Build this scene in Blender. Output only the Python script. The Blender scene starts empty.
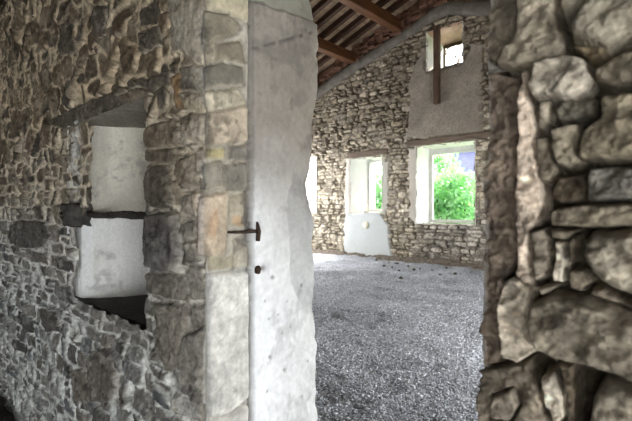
import bpy, math, random
import numpy as np
from mathutils import Vector, noise as mnoise

# ------------------------------------------------------------------ camera / light / exposure
SC = bpy.context.scene
EYE = 1.25                      # eye above the floor of the far room (its floor is z = 0)
NEAR_FLOOR = -0.32              # the near space lies a step lower
YAW = math.radians(43.3)
FPX = 421.0                     # 24 mm on 36 mm, 632 px wide
cam_d = bpy.data.cameras.new('camera'); cam_d.lens = 24.0; cam_d.sensor_width = 36.0
cam_d.shift_y = -0.0024; cam_d.clip_start = 0.02; cam_d.clip_end = 400
cam_d.dof.use_dof = True; cam_d.dof.focus_distance = 2.3; cam_d.dof.aperture_fstop = 5.6
cam = bpy.data.objects.new('camera', cam_d); SC.collection.objects.link(cam)
cam.location = (0, 0, EYE); cam.rotation_euler = (math.radians(90), 0, YAW)
SC.camera = cam
SC.view_settings.view_transform = 'Standard'; SC.view_settings.look = 'None'
SC.view_settings.gamma = 1.0; SC.view_settings.use_curve_mapping = False
SC.view_settings.exposure = 0.0

world = bpy.data.worlds.new('sky'); SC.world = world; world.use_nodes = True
wn = world.node_tree.nodes; wl = world.node_tree.links; wn.clear()
wo = wn.new('ShaderNodeOutputWorld'); wb = wn.new('ShaderNodeBackground')
wt = wn.new('ShaderNodeTexCoord'); wm = wn.new('ShaderNodeTexNoise'); wr = wn.new('ShaderNodeValToRGB')
wm.inputs['Scale'].default_value = 2.0; wm.inputs['Detail'].default_value = 3
wr.color_ramp.elements[0].color = (0.80, 0.90, 1.0, 1); wr.color_ramp.elements[1].color = (1.0, 1.0, 0.98, 1)
wl.new(wt.outputs['Generated'], wm.inputs['Vector']); wl.new(wm.outputs['Fac'], wr.inputs['Fac'])
wl.new(wr.outputs['Color'], wb.inputs['Color']); wb.inputs['Strength'].default_value = 7.0
wl.new(wb.outputs['Background'], wo.inputs['Surface'])

def sun(name, direction, energy, angle, col):
    d = bpy.data.lights.new(name, 'SUN'); d.energy = energy; d.angle = math.radians(angle); d.color = col
    o = bpy.data.objects.new(name, d); SC.collection.objects.link(o); o.location = (0, 12, 10)
    o.rotation_euler = Vector(direction).to_track_quat('-Z', 'Y').to_euler(); return o
def area(name, loc, direction, sx, sy, power, col):
    d = bpy.data.lights.new(name, 'AREA'); d.shape = 'RECTANGLE'; d.size = sx; d.size_y = sy; d.energy = power; d.color = col
    o = bpy.data.objects.new(name, d); SC.collection.objects.link(o); o.location = loc
    o.rotation_euler = Vector(direction).to_track_quat('-Z', 'Y').to_euler(); return o
sun('sun', (-0.30, -0.60, -0.80), 34.0, 1.5, (1.0, 0.95, 0.86))
# daylight lamps in unseen openings added to brighten the rooms (corner window is real)
area('fill_far_right', (1.05, 4.6, 1.1), (-1, 0.15, -0.25), 2.4, 2.0, 225, (1.0, 0.97, 0.92))
area('fill_far_left', (-9.95, 7.1, 1.75), (1, 0.0, -0.35), 3.4, 1.9, 340, (1.0, 0.985, 0.96))
area('daylight_corner_window', (-8.85, 9.25, 2.0), (0.75, -1, -0.8), 0.9, 1.3, 800, (1.0, 1.0, 0.98))
area('added_key_near', (2.38, -0.72, 0.35), (-1, 0.14, 0.0), 1.0, 1.3, 56, (0.95, 0.97, 1.0))
area('fill_near_rear', (0.9, -2.7, 0.5), (-0.30, 1, -0.02), 1.2, 1.4, 14, (1.0, 0.96, 0.90))
area('fill_near_low', (-3.9, -2.7, 0.25), (0.05, 1, -0.1), 1.6, 0.8, 6, (0.80, 0.90, 1.0))

# ------------------------------------------------------------------ projection helpers (photo pixel <-> place)
FW = np.array([-math.sin(YAW), math.cos(YAW)]); RT = np.array([math.cos(YAW), math.sin(YAW)])
HX, HY = 316.0, 209.0
def ray(px, py):
    a = (px - HX) / FPX; b = (HY - py) / FPX
    d = FW + RT * a
    return d[0], d[1], b
def on_y(px, py, Y):
    dx, dy, dz = ray(px, py); t = Y / dy
    return dx * t, EYE + dz * t
def on_x(px, py, X):
    dx, dy, dz = ray(px, py); t = X / dx
    return dy * t, EYE + dz * t
def on_z(px, py, Z):
    dx, dy, dz = ray(px, py); t = (Z - EYE) / dz
    return dx * t, dy * t
def proj(X, Y, Z):
    d = X * FW[0] + Y * FW[1]; r = X * RT[0] + Y * RT[1]
    d = np.where(d < 0.05, 0.05, d)
    return HX + FPX * r / d, HY - FPX * (Z - EYE) / d

# ------------------------------------------------------------------ numpy noise
def _hash(ix, iy, seed):
    h = (ix.astype(np.int64) * 374761393 + iy.astype(np.int64) * 668265263 + seed * 2147483647 + 1013904223) & 0xFFFFFFFF
    h = ((h ^ (h >> 13)) * 1274126177) & 0xFFFFFFFF
    h = (h ^ (h >> 16)) & 0xFFFFFFFF
    return h.astype(np.float64) / 4294967295.0
def vnoise(x, y, seed=0):
    x0 = np.floor(x); y0 = np.floor(y); fx = x - x0; fy = y - y0
    fx = fx * fx * (3 - 2 * fx); fy = fy * fy * (3 - 2 * fy)
    a = _hash(x0, y0, seed); b = _hash(x0 + 1, y0, seed); c = _hash(x0, y0 + 1, seed); d = _hash(x0 + 1, y0 + 1, seed)
    return (a * (1 - fx) + b * fx) * (1 - fy) + (c * (1 - fx) + d * fx) * fy
def fbm(x, y, seed=0, octv=4, gain=0.5):
    s = 0; a = 1; t = 0
    for i in range(octv):
        s = s + a * (vnoise(x * 2 ** i, y * 2 ** i, seed + i * 17) - 0.5) * 2; t += a; a *= gain
    return s / t
def sstep(a, b, x):
    t = np.clip((x - a) / (b - a), 0, 1); return t * t * (3 - 2 * t)
def mix(a, b, t):
    return a + (b - a) * (t[..., None] if np.ndim(t) and np.ndim(a) != np.ndim(t) or np.ndim(t) == 2 and np.ndim(b) in (1, 3) else t)
def mixc(C, col, m):
    return C * (1 - m[..., None]) + np.asarray(col) * m[..., None]

def poly_sdf(P, S, Z):
    """signed distance (negative inside) to polygon P [(s,z)...] at arrays S, Z"""
    n = len(P); d = np.full(S.shape, 1e9); ins = np.zeros(S.shape, bool)
    for i in range(n):
        ax, ay = P[i]; bx, by = P[(i + 1) % n]
        ex, ey = bx - ax, by - ay; wx, wy = S - ax, Z - ay
        t = np.clip((wx * ex + wy * ey) / (ex * ex + ey * ey + 1e-12), 0, 1)
        d = np.minimum(d, (wx - ex * t) ** 2 + (wy - ey * t) ** 2)
        if ay != by:
            c = ((ay <= Z) & (by > Z)) | ((by <= Z) & (ay > Z))
            xi = ax + (Z - ay) / (by - ay) * ex
            ins ^= c & (S < xi)
    d = np.sqrt(d); return np.where(ins, -d, d)

def rubble_cells(s0, s1, z0, z1, hmin, hmax, wmin, wmax, seed, jit=0.25, skew=None):
    R = random.Random(seed); cells = []; z = z0
    while z < z1:
        h = R.uniform(hmin, hmax); s = s0 - R.uniform(0, wmax)
        while s < s1:
            w = R.uniform(wmin, wmax) * (0.7 if R.random() < 0.3 else 1.0)
            if R.random() < 0.22 and h > hmin * 1.3:      # two thin ones on top of each other
                k = R.uniform(0.35, 0.65)
                cells.append((s + w / 2, z + h * k / 2, w / 2, h * k / 2)); cells.append((s + w / 2, z + h * (1 + k) / 2, w / 2, h * (1 - k) / 2))
            else:
                cells.append((s + w / 2 + R.uniform(-jit, jit) * 0.3 * w, z + h / 2 + R.uniform(-jit, jit) * h, w / 2, h / 2 * R.uniform(0.85, 1.1)))
            s += w
        z += h
    return cells
def voronoi(S1, Z1, SW, ZW, cells, p=4.0, reach=2.3):
    F1 = np.full(SW.shape, 1e3); F2 = np.full(SW.shape, 1e3); A = np.full(SW.shape, 0.05); ID = np.zeros(SW.shape, int)
    for k, (cs, cz, a, b) in enumerate(cells):
        i0, i1 = np.searchsorted(S1, [cs - a * reach - .05, cs + a * reach + .05]); j0, j1 = np.searchsorted(Z1, [cz - b * reach - .05, cz + b * reach + .05])
        if i1 <= i0 or j1 <= j0: continue
        sl = (slice(j0, j1), slice(i0, i1))
        d = ((np.abs(SW[sl] - cs) / a) ** p + (np.abs(ZW[sl] - cz) / b) ** p) ** (1 / p)
        f1 = F1[sl]; f2 = F2[sl]; new = d < f1
        F2[sl] = np.where(new, f1, np.minimum(f2, d)); F1[sl] = np.where(new, d, f1)
        ID[sl] = np.where(new, k, ID[sl]); A[sl] = np.where(new, min(a, b), A[sl])
    return F1, (F2 - F1) * A * 0.5, ID
def masonry(S1, Z1, S, Z, cells, seed, joint, rnd, depth, prot, warp=0.02, wf=9.0, cols=None, mortar=(.4, .38, .34), mortar_amp=.004, face=0.004, ff=30, hue=0.0):
    """height above the wall plane and colour of a rubble wall"""
    SW = S + warp * fbm(S * wf, Z * wf, seed + 1, 3); ZW = Z + warp * fbm(S * wf, Z * wf, seed + 5, 3)
    SW = SW + warp * .28 * fbm(S * wf * 4.5, Z * wf * 4.5, seed + 21, 3, .6); ZW = ZW + warp * .28 * fbm(S * wf * 4.5, Z * wf * 4.5, seed + 25, 3, .6)
    F1, e, ID = voronoi(S1, Z1, SW, ZW, cells)
    R = np.random.RandomState(seed); n = len(cells)
    pr = R.uniform(-.5, 1, n) * prot; tx = R.normal(0, .16, n); tz = R.normal(0, .20, n)
    cs = np.array([c[0] for c in cells]); cz = np.array([c[1] for c in cells])
    jw = joint * (0.55 + 0.9 * (vnoise(S * 7, Z * 7, seed + 9)))
    t = np.clip((e - jw) / rnd, 0, 1); prof = np.sqrt(1 - (1 - t) ** 2)
    hs = pr[ID] + tx[ID] * (SW - cs[ID]) + tz[ID] * (ZW - cz[ID]) + face * fbm(S * ff, Z * ff, seed + 3, 4, .6)
    hs = hs - face * 1.4 * np.abs(fbm(S * ff * .7 + 3, Z * ff * 1.1, seed + 33, 4, .55))
    hm = -depth * (.25 + 1.6 * sstep(.35, .75, vnoise(S * 5 + 9, Z * 5, seed + 41))) + mortar_amp * fbm(S * 40, Z * 40, seed + 7, 3)
    h = hm * (1 - prof) + hs * prof
    base = np.array(cols)[R.randint(0, len(cols), n)] * R.uniform(.72, 1.28, n)[:, None]
    C = base[ID] * (1 + .38 * fbm(S * 14, Z * 14, seed + 11, 4, .65))[..., None]
    M = np.ones(C.shape) * np.array(mortar) * (1 + .18 * fbm(S * 20, Z * 20, seed + 12, 3))[..., None]
    m = sstep(.0, .5, t)
    return h, M * (1 - m[..., None]) + C * m[..., None]

# ------------------------------------------------------------------ object helpers
COL = SC.collection
def tag(o, label=None, cat=None, group=None, kind=None):
    if label: o['label'] = label
    if cat: o['category'] = cat
    if group: o['group'] = group
    if kind: o['kind'] = kind
    return o
def link(name, verts, faces, mat=None, parent=None, smooth=True, colors=None):
    me = bpy.data.meshes.new(name); me.from_pydata([tuple(map(float, v)) for v in verts], [], faces)
    if mat: me.materials.append(mat)
    me.update()
    if smooth: me.polygons.foreach_set('use_smooth', [True] * len(me.polygons))
    if colors is not None:
        a = me.color_attributes.new('Col', 'FLOAT_COLOR', 'POINT')
        c = np.ones((len(verts), 4)); c[:, :3] = np.clip(colors, 0.01, 0.95); a.data.foreach_set('color', c.ravel())
    o = bpy.data.objects.new(name, me); COL.objects.link(o)
    if parent: o.parent = parent
    return o
def grid_mesh(name, X, Y, Z, C, mat, keep=None, parent=None, flip=False, A=None):
    nj, ni = X.shape
    co = np.stack([X, Y, Z], -1).reshape(-1, 3)
    idx = np.arange(ni * nj).reshape(nj, ni)
    q = np.stack([idx[:-1, :-1], idx[:-1, 1:], idx[1:, 1:], idx[1:, :-1]], -1)
    if keep is not None: q = q[keep]
    q = q.reshape(-1, 4)
    if flip: q = q[:, ::-1]
    used = np.unique(q); remap = np.zeros(ni * nj, int); remap[used] = np.arange(len(used)); q = remap[q]; co = co[used]
    me = bpy.data.meshes.new(name)
    me.vertices.add(len(co)); me.vertices.foreach_set('co', co.ravel())
    me.loops.add(q.size); me.loops.foreach_set('vertex_index', q.ravel().astype(np.int32))
    me.polygons.add(len(q)); me.polygons.foreach_set('loop_start', np.arange(0, q.size, 4, dtype=np.int32))
    me.polygons.foreach_set('loop_total', np.full(len(q), 4, np.int32)); me.polygons.foreach_set('use_smooth', np.ones(len(q), bool))
    me.update(); me.validate()
    a = me.color_attributes.new('Col', 'FLOAT_COLOR', 'POINT')
    c = np.ones((len(co), 4)); c[:, :3] = np.clip(C.reshape(-1, 3)[used], 0.01, 0.95)
    if A is not None: c[:, 3] = A.ravel()[used]
    a.data.foreach_set('color', c.ravel())
    me.materials.append(mat)
    o = bpy.data.objects.new(name, me); COL.objects.link(o)
    if parent: o.parent = parent
    return o
class MB:
    def __init__(s): s.v = []; s.f = []
    def box(s, lo, hi, rough=0.0, seg=(1, 1, 1), seed=0, bev=0.0):
        """box as a closed lattice surface, optionally subdivided and roughened"""
        nx, ny, nz = seg; key = {}; R = random.Random(seed)
        def vid(i, j, k):
            if (i, j, k) not in key:
                p = Vector((lo[0] + (hi[0] - lo[0]) * i / nx, lo[1] + (hi[1] - lo[1]) * j / ny, lo[2] + (hi[2] - lo[2]) * k / nz))
                if rough: p += Vector([rough * (mnoise.noise(p * 6 + Vector((seed + q * 9.1, q, 0))) + .4 * R.uniform(-1, 1)) for q in range(3)])
                key[(i, j, k)] = len(s.v); s.v.append(p)
            return key[(i, j, k)]
        for a in range(nx):
            for b in range(ny):
                s.f.append([vid(a, b, 0), vid(a, b + 1, 0), vid(a + 1, b + 1, 0), vid(a + 1, b, 0)])
                s.f.append([vid(a, b, nz), vid(a + 1, b, nz), vid(a + 1, b + 1, nz), vid(a, b + 1, nz)])
            for c in range(nz):
                s.f.append([vid(a, 0, c), vid(a + 1, 0, c), vid(a + 1, 0, c + 1), vid(a, 0, c + 1)])
                s.f.append([vid(a, ny, c), vid(a, ny, c + 1), vid(a + 1, ny, c + 1), vid(a + 1, ny, c)])
        for b in range(ny):
            for c in range(nz):
                s.f.append([vid(0, b, c), vid(0, b, c + 1), vid(0, b + 1, c + 1), vid(0, b + 1, c)])
                s.f.append([vid(nx, b, c), vid(nx, b + 1, c), vid(nx, b + 1, c + 1), vid(nx, b, c + 1)])
        return s
    def tube(s, pts, rad, n=10, cap=True):
        rings = []; pts = [Vector(p) for p in pts]
        for i, p in enumerate(pts):
            t = (pts[min(i + 1, len(pts) - 1)] - pts[max(i - 1, 0)]).normalized()
            up = Vector((0, 0, 1)) if abs(t.z) < .9 else Vector((1, 0, 0))
            a = t.cross(up).normalized(); b = a.cross(t)
            r = rad[i] if isinstance(rad, (list, tuple)) else rad
            rings.append([len(s.v) + k for k in range(n)])
            for k in range(n):
                q = 2 * math.pi * k / n; s.v.append(p + (a * math.cos(q) + b * math.sin(q)) * r)
        for i in range(len(rings) - 1):
            for k in range(n): s.f.append([rings[i][k], rings[i][(k + 1) % n], rings[i + 1][(k + 1) % n], rings[i + 1][k]])
        if cap: s.f.append(rings[0][::-1]); s.f.append(rings[-1])
        return s
    def build(s, name, mat, parent=None, smooth=False, bevel=0.0):
        o = link(name, s.v, s.f, mat, parent, smooth)
        if bevel:
            m = o.modifiers.new('bevel', 'BEVEL'); m.width = bevel; m.segments = 2; m.limit_method = 'ANGLE'
        return o
def empty(name, loc):
    o = bpy.data.objects.new(name, None); COL.objects.link(o); o.location = loc; return o
def rel(o, parent):                   # o holds world coordinates; hang it below parent
    o.parent = parent; o.matrix_parent_inverse.identity(); o.location = -Vector(parent.location); return o

# ------------------------------------------------------------------ materials
def nodes(name):
    m = bpy.data.materials.new(name); m.use_nodes = True; nt = m.node_tree
    return m, nt.nodes, nt.links, nt.nodes['Principled BSDF']
def masonry_mat(name, scale=60, bump=0.5, dist=0.004, var=(0.78, 1.2), rough=0.92, speck=0.0):
    m, N, L, b = nodes(name); b.inputs['Roughness'].default_value = rough; b.inputs['Specular IOR Level'].default_value = 0.25
    at = N.new('ShaderNodeAttribute'); at.attribute_name = 'Col'
    tc = N.new('ShaderNodeTexCoord'); n1 = N.new('ShaderNodeTexNoise'); n1.inputs['Scale'].default_value = scale; n1.inputs['Detail'].default_value = 6; n1.inputs['Roughness'].default_value = .65
    L.new(tc.outputs['Object'], n1.inputs['Vector'])
    mr = N.new('ShaderNodeMapRange'); mr.inputs['From Min'].default_value = .3; mr.inputs['From Max'].default_value = .7; mr.inputs['To Min'].default_value = var[0]; mr.inputs['To Max'].default_value = var[1]
    L.new(n1.outputs['Fac'], mr.inputs['Value'])
    mx = N.new('ShaderNodeVectorMath'); mx.operation = 'SCALE'; L.new(at.outputs['Color'], mx.inputs[0]); L.new(mr.outputs['Result'], mx.inputs['Scale'])
    L.new(mx.outputs['Vector'], b.inputs['Base Color'])
    bp = N.new('ShaderNodeBump'); bp.inputs['Distance'].default_value = dist
    am = N.new('ShaderNodeMath'); am.operation = 'MULTIPLY'; am.inputs[1].default_value = bump; L.new(at.outputs['Alpha'], am.inputs[0]); L.new(am.outputs[0], bp.inputs['Strength'])
    va = N.new('ShaderNodeMix'); va.inputs[2].default_value = 1.0; L.new(at.outputs['Alpha'], va.inputs[0]); L.new(mr.outputs['Result'], va.inputs[3]); L.new(va.outputs[0], mx.inputs['Scale'])
    L.new(n1.outputs['Fac'], bp.inputs['Height']); L.new(bp.outputs['Normal'], b.inputs['Normal'])
    return m
def solid(name, col, col2=None, rough=.8, scale=8, stretch=(1, 1, 1), bump=.3, dist=.004, metal=0, detail=5):
    m, N, L, b = nodes(name); b.inputs['Roughness'].default_value = rough; b.inputs['Metallic'].default_value = metal; b.inputs['Specular IOR Level'].default_value = 0.25
    tc = N.new('ShaderNodeTexCoord'); mp = N.new('ShaderNodeMapping'); mp.inputs['Scale'].default_value = stretch
    n1 = N.new('ShaderNodeTexNoise'); n1.inputs['Scale'].default_value = scale; n1.inputs['Detail'].default_value = detail; n1.inputs['Roughness'].default_value = .6
    L.new(tc.outputs['Object'], mp.inputs['Vector']); L.new(mp.outputs['Vector'], n1.inputs['Vector'])
    r = N.new('ShaderNodeValToRGB'); r.color_ramp.elements[0].position = .32; r.color_ramp.elements[1].position = .68
    r.color_ramp.elements[0].color = (*col, 1); r.color_ramp.elements[1].color = (*(col2 or [c * 1.5 for c in col]), 1)
    L.new(n1.outputs['Fac'], r.inputs['Fac']); L.new(r.outputs['Color'], b.inputs['Base Color'])
    bp = N.new('ShaderNodeBump'); bp.inputs['Strength'].default_value = bump; bp.inputs['Distance'].default_value = dist
    L.new(n1.outputs['Fac'], bp.inputs['Height']); L.new(bp.outputs['Normal'], b.inputs['Normal'])
    return m
M_FINE = masonry_mat('rough_limewashed_stone', 42, 1.0, .014, (.5, 1.5))
M_NEAR = masonry_mat('weathered_stone_close', 75, 1.0, .006, (.6, 1.38))
M_FAR = masonry_mat('dry_limestone_rubble', 20, 1.0, .035, (.5, 1.5))
M_BEAM = solid('stained_beam_wood', (.035, .014, .006), (.11, .044, .015), .65, 3, (6, .5, 6), .5, .01)
M_RAFT = solid('dark_rafter_wood', (.022, .010, .006), (.05, .024, .013), .75, 4, (1, 6, 6), .4, .008)
M_BOARD = solid('pale_roof_boards', (.12, .082, .052), (.25, .18, .12), .85, 2.2, (5, 1, 1), .3, .004)
M_OLDWOOD = solid('old_grey_brown_wood', (.040, .024, .016), (.10, .06, .04), .85, 5, (3, 3, 1), .7, .01)
M_LINTEL = solid('weathered_lintel_wood', (.085, .062, .046), (.20, .155, .12), .85, 5, (.7, 4, 6), .8, .01)
M_DARKWOOD = solid('sooty_wood', (.016, .013, .011), (.05, .042, .035), .8, 9, (.6, 4, 4), .8, .008)
M_CONC = solid('grey_concrete', (.075, .066, .055), (.145, .13, .11), .9, 5, (1, 1, 1), .5, .02)
M_BRICK = solid('terracotta_brick', (.075, .038, .026), (.19, .10, .066), .9, 6, (1, 1, 1), .6, .01)
M_IRON = solid('rusty_iron', (.018, .014, .012), (.07, .04, .025), .7, 30, (1, 1, 1), .8, .003, .3)
M_WHITE = solid('old_white_paint', (.62, .62, .60), (.78, .78, .76), .7, 6, (1, 1, 1), .3, .003)
M_FRAMEG = solid('grey_painted_wood', (.30, .30, .29), (.45, .45, .43), .7, 6, (1, 1, 1), .3, .003)
M_LEAF = solid('fresh_green_leaf', (.13, .36, .17), (.66, .86, .70), .5, 3, (1, 1, 1), .1, .002)
M_LEAF2 = solid('dark_green_leaf', (.05, .13, .03), (.12, .26, .07), .5, 3, (1, 1, 1), .1, .002)
M_STEM = solid('brown_stem', (.06, .045, .03), (.13, .10, .07), .8, 8)
M_VIOLET = solid('violet_blue_render', (.17, .16, .34), (.22, .21, .42), .8, 3)
M_GROUND = solid('outside_grass', (.10, .18, .05), (.22, .30, .10), .9, 5)
M_DARKROOM = solid('dusty_plaster', (.13, .12, .105), (.20, .185, .165), .9, 3)
def leaf_translucent(m):
    N = m.node_tree.nodes; b = N['Principled BSDF']
    t = N.new('ShaderNodeBsdfTranslucent'); t.inputs['Color'].default_value = (.25, .6, .12, 1)
    mx = N.new('ShaderNodeMixShader'); mx.inputs[0].default_value = .35
    m.node_tree.links.new(b.outputs[0], mx.inputs[1]); m.node_tree.links.new(t.outputs[0], mx.inputs[2])
    m.node_tree.links.new(mx.outputs[0], N['Material Output'].inputs[0])
leaf_translucent(M_LEAF); leaf_translucent(M_LEAF2)

# ------------------------------------------------------------------ the wall with the niche (left) and its doorway jamb
D, T = 0.75, 0.505
XL, XR = -1.205, -0.294                # left and right side of the doorway
def path_left(s):
    """s = 0 at the front corner of the jamb; negative along the face to the left, positive into the doorway, then back"""
    r = .022; x = np.where(s < 0, XL + s, XL); y = np.where(s < 0, D, D + s)
    nx = np.zeros_like(s); ny = -np.ones_like(s)
    a = np.clip((s + r) / (2 * r), 0, 1) * math.pi / 2; nx = np.sin(a); ny = -np.cos(a)
    c = np.minimum(np.abs(s), r); k = np.where(np.abs(s) < r, (r - c) ** 2 / (4 * r) * 1.2, 0)
    x = x - nx * k; y = y - ny * k
    b = np.clip((s - (T - r)) / (2 * r), 0, 1) * math.pi / 2
    nx = np.where(s > T - 2 * r, np.cos(b), nx); ny = np.where(s > T - 2 * r, np.sin(b), ny)
    x = np.where(s > T, XL - (s - T), x); y = np.where(s > T, D + T, y)
    return x, y, nx, ny
S1 = np.concatenate([-np.arange(1.75, 4.9, .05)[::-1] - 0, -np.arange(1.42, 1.745, .012)[::-1] if False else [], ])
S1 = np.unique(np.round(np.concatenate([np.arange(-4.9, -3.3, .06), np.arange(-3.3, -1.6, .012), np.arange(-1.6, -.06, .0062), np.arange(-.06, .56, .0052), np.arange(.56, 4.9, .07)]), 5))
Z1 = np.unique(np.round(np.concatenate([np.arange(NEAR_FLOOR - .1, .35, .0125), np.arange(.35, 2.12, .0068), np.arange(2.12, 3.0, .014)]), 5))
S, Z = np.meshgrid(S1, Z1)
px_, py_, nx_, ny_ = path_left(S)
PX, PY = proj(px_, py_, Z)
face = S < 0
cells = rubble_cells(-3.5, 0.0, NEAR_FLOOR - .1, 1.42, .05, .115, .09, .26, 3, jit=.08) + rubble_cells(-3.5, 0.0, 1.42, 3.0, .08, .19, .07, .20, 4, jit=.5)
cells = [c for c in cells]
h, C = masonry(S1, Z1, S, Z, cells, 11, .0045, .010, .012, .014, warp=.013, wf=8, cols=[(.115, .10, .082), (.155, .135, .11), (.08, .070, .058), (.20, .175, .14), (.13, .108, .085), (.10, .095, .09)],
               mortar=(.66, .62, .54), mortar_amp=.008, face=.010, ff=24)
# irregular lime wash still clinging to stones and joints
wash = sstep(.08, .42, fbm(S * 9, Z * 9, 77, 5, .6) + .10)
C = mixc(C, (.36, .34, .305), wash * .45 * face)
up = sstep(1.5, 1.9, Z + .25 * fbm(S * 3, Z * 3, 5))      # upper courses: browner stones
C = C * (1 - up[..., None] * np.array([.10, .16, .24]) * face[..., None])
dn_ = sstep(1.15, .5, Z) * face; C = C * (1 + dn_[..., None] * np.array([.12, .19, .27]))  # lower courses lightened and cooled to imitate bluish light from below
h = h + .012 * fbm(S * 4, Z * 4, 91, 3)
rub_h = h.copy()
def add_stone(poly_px, col, prot=.012, rnd=.02, jd=.018, jw=.010, plane='y', amp=.006, f=22, seed=0, mort=None, tilt=(0, 0), wob=.008, var=.22, grow=0.0):
    """one stone of the wall, outlined on the wall surface"""
    global h, C
    if plane == 'y': P = [on_y(a, b, D) for a, b in poly_px]; P = [(x - XL, z) for x, z in P]
    else: P = [on_x(a, b, XL) for a, b in poly_px]; P = [(y - D, z) for y, z in P]
    ss = [p[0] for p in P]; zz = [p[1] for p in P]
    i0, i1 = np.searchsorted(S1, [min(ss) - .06, max(ss) + .06]); j0, j1 = np.searchsorted(Z1, [min(zz) - .06, max(zz) + .06])
    sl = (slice(j0, j1), slice(i0, i1)); s, z = S[sl], Z[sl]
    if s.size == 0: return
    sw = s + wob * fbm(s * 14, z * 14, seed + 40, 4, .6); zw = z + wob * fbm(s * 14, z * 14, seed + 60, 4, .6)
    d = poly_sdf(P, sw, zw) - grow
    t = np.clip(-d / rnd, 0, 1); prof = np.sqrt(1 - (1 - t) ** 2)
    cx, cz = sum(ss) / len(ss), sum(zz) / len(zz)
    hs = prot + tilt[0] * (s - cx) + tilt[1] * (z - cz) + amp * fbm(s * f, z * f, seed, 5, .6)
    hs = hs - amp * 1.3 * np.abs(fbm(s * f * .6 + 7, z * f * .9, seed + 5, 4, .55))
    hh = -jd * (1 - prof) + hs * prof
    band = sstep(jw, jw * .4, d)
    h[sl] = h[sl] * (1 - band) + hh * band
    c = np.array(col) * (1 + var * fbm(s * 16, z * 16, seed + 2, 5, .65))[..., None]
    C[sl] = C[sl] * (1 - sstep(.004, -.004, d)[..., None]) + c * sstep(.004, -.004, d)[..., None]
    if mort is not None:
        mb = (sstep(-.003, .002, d) * band)[..., None]; C[sl] = C[sl] * (1 - mb) + np.array(mort) * mb
G1 = (.135, .12, .10); G2 = (.17, .148, .12); G3 = (.105, .095, .08); MO = (.56, .53, .47)
for i, (pl, c, pr) in enumerate([
    ([(48, 122), (90, 100), (130, 86), (172, 68), (172, 78), (142, 98), (110, 112), (78, 124), (60, 128)], (.11, .10, .085), .016),
    ([(12, 225), (22, 220), (46, 222), (50, 236), (42, 248), (18, 248), (8, 238)], G3, .014),
    ([(148, 170), (162, 164), (172, 172), (174, 200), (164, 210), (150, 208), (145, 188)], G3, .025),
    ([(148, 125), (172, 118), (198, 122), (198, 140), (176, 146), (146, 152), (145, 136)], G2, .018),
    ([(146, 150), (176, 147), (178, 160), (160, 163), (146, 160)], G1, .012),
    ([(146, 216), (160, 212), (180, 214), (182, 240), (180, 272), (160, 272), (146, 266)], (.125, .116, .106), .03),
    ([(147, 272), (182, 274), (190, 290), (184, 302), (160, 296), (148, 290)], G1, .018),
    ([(158, 302), (186, 304), (192, 340), (186, 360), (170, 372), (158, 350)], G2, .02),
    ([(190, 332), (204, 328), (207, 350), (207, 405), (196, 402), (182, 388), (184, 352)], (.115, .107, .097), .028),
    ([(180, 118), (196, 112), (200, 122), (196, 150), (182, 146)], (.20, .18, .15), .012),
    ([(176, 160), (196, 152), (198, 186), (180, 190)], G2, .015),
    ([(182, 196), (197, 190), (200, 216), (184, 214)], (.20, .18, .155), .012),
    ([(184, 222), (198, 220), (199, 238), (184, 238)], (.22, .20, .17), .014),
    ([(184, 242), (199, 242), (203, 262), (186, 258)], (.24, .21, .175), .014),
    ([(188, 264), (204, 266), (205, 300), (192, 300)], (.21, .19, .16), .012),
    ([(192, 304), (206, 306), (206, 326), (194, 326)], (.19, .17, .15), .01),
    ([(92, 352), (108, 348), (116, 372), (112, 400), (94, 402), (88, 374)], G1, .02),
    ([(70, 372), (86, 366), (90, 400), (76, 404)], G2, .012),
    ([(40, 308), (54, 312), (60, 332), (46, 332)], G3, .012),
    ([(60, 30), (72, 24), (76, 52), (62, 56)], G3, .02),
    ([(96, 8), (108, 6), (106, 34), (98, 44), (94, 26)], G3, .02),
    ([(140, 34), (160, 24), (162, 44), (142, 54)], G3, .018),
    ([(172, 76), (184, 72), (190, 104), (176, 112)], (.22, .15, .085), .01),
    ([(181, 66), (207, 64), (207, 91), (183, 93)], (.15, .14, .122), .016),
    ([(181, 94), (207, 92), (207, 111), (186, 109)], (.38, .35, .29), .014),
    ([(186, 112), (208, 113), (208, 144), (190, 142)], (.22, .195, .16), .010),
    ([(196, 192), (208, 190), (208, 257), (199, 259)], (.40, .34, .28), .022),
    ([(118, 96), (140, 88), (150, 92), (146, 112), (130, 108)], G2, .018),
]):
    add_stone(pl, c, pr, .012, .014, .009, 'y', amp=.012, var=.5, wob=.012, seed=100 + i * 7, mort=MO if i not in (0,) else (.16, .145, .12))
# a lick of smooth grey mortar at the top right of the face, next to the jamb
pm = sstep(.01, -.02, poly_sdf([(on_y(a, b, D)[0] - XL, on_y(a, b, D)[1]) for a, b in [(168, -20), (215, -20), (206, 40), (198, 62), (178, 44), (170, 20)]], S + .02 * fbm(S * 10, Z * 10, 7), Z + .02 * fbm(S * 10, Z * 10, 8))) * face
h = h * (1 - pm) + (.012 + .006 * fbm(S * 12, Z * 12, 301)) * pm; C = mixc(C, (.235, .22, .19), pm * (.9 + .1 * fbm(S * 9, Z * 9, 5)))

fl_ = sstep(.16, .30, fbm(S * 16, Z * 16, 211, 5, .7)) * (.35 + .65 * sstep(.35, .7, vnoise(S * 3, Z * 3, 213))) * face
C = mixc(C, (.46, .43, .38), fl_ * .36); dk_ = sstep(.18, .34, fbm(S * 20, Z * 20, 217, 5, .7)) * face; C = C * (1 - .5 * dk_[..., None])
h = h + (.004 * fbm(S * 60, Z * 22, 219, 3, .6) - .007 * dk_) * face
wm_ = sstep(1.05, 1.4, Z) * face; C = C * (1 - wm_[..., None] * np.array([-.02, .07, .20]))
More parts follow.
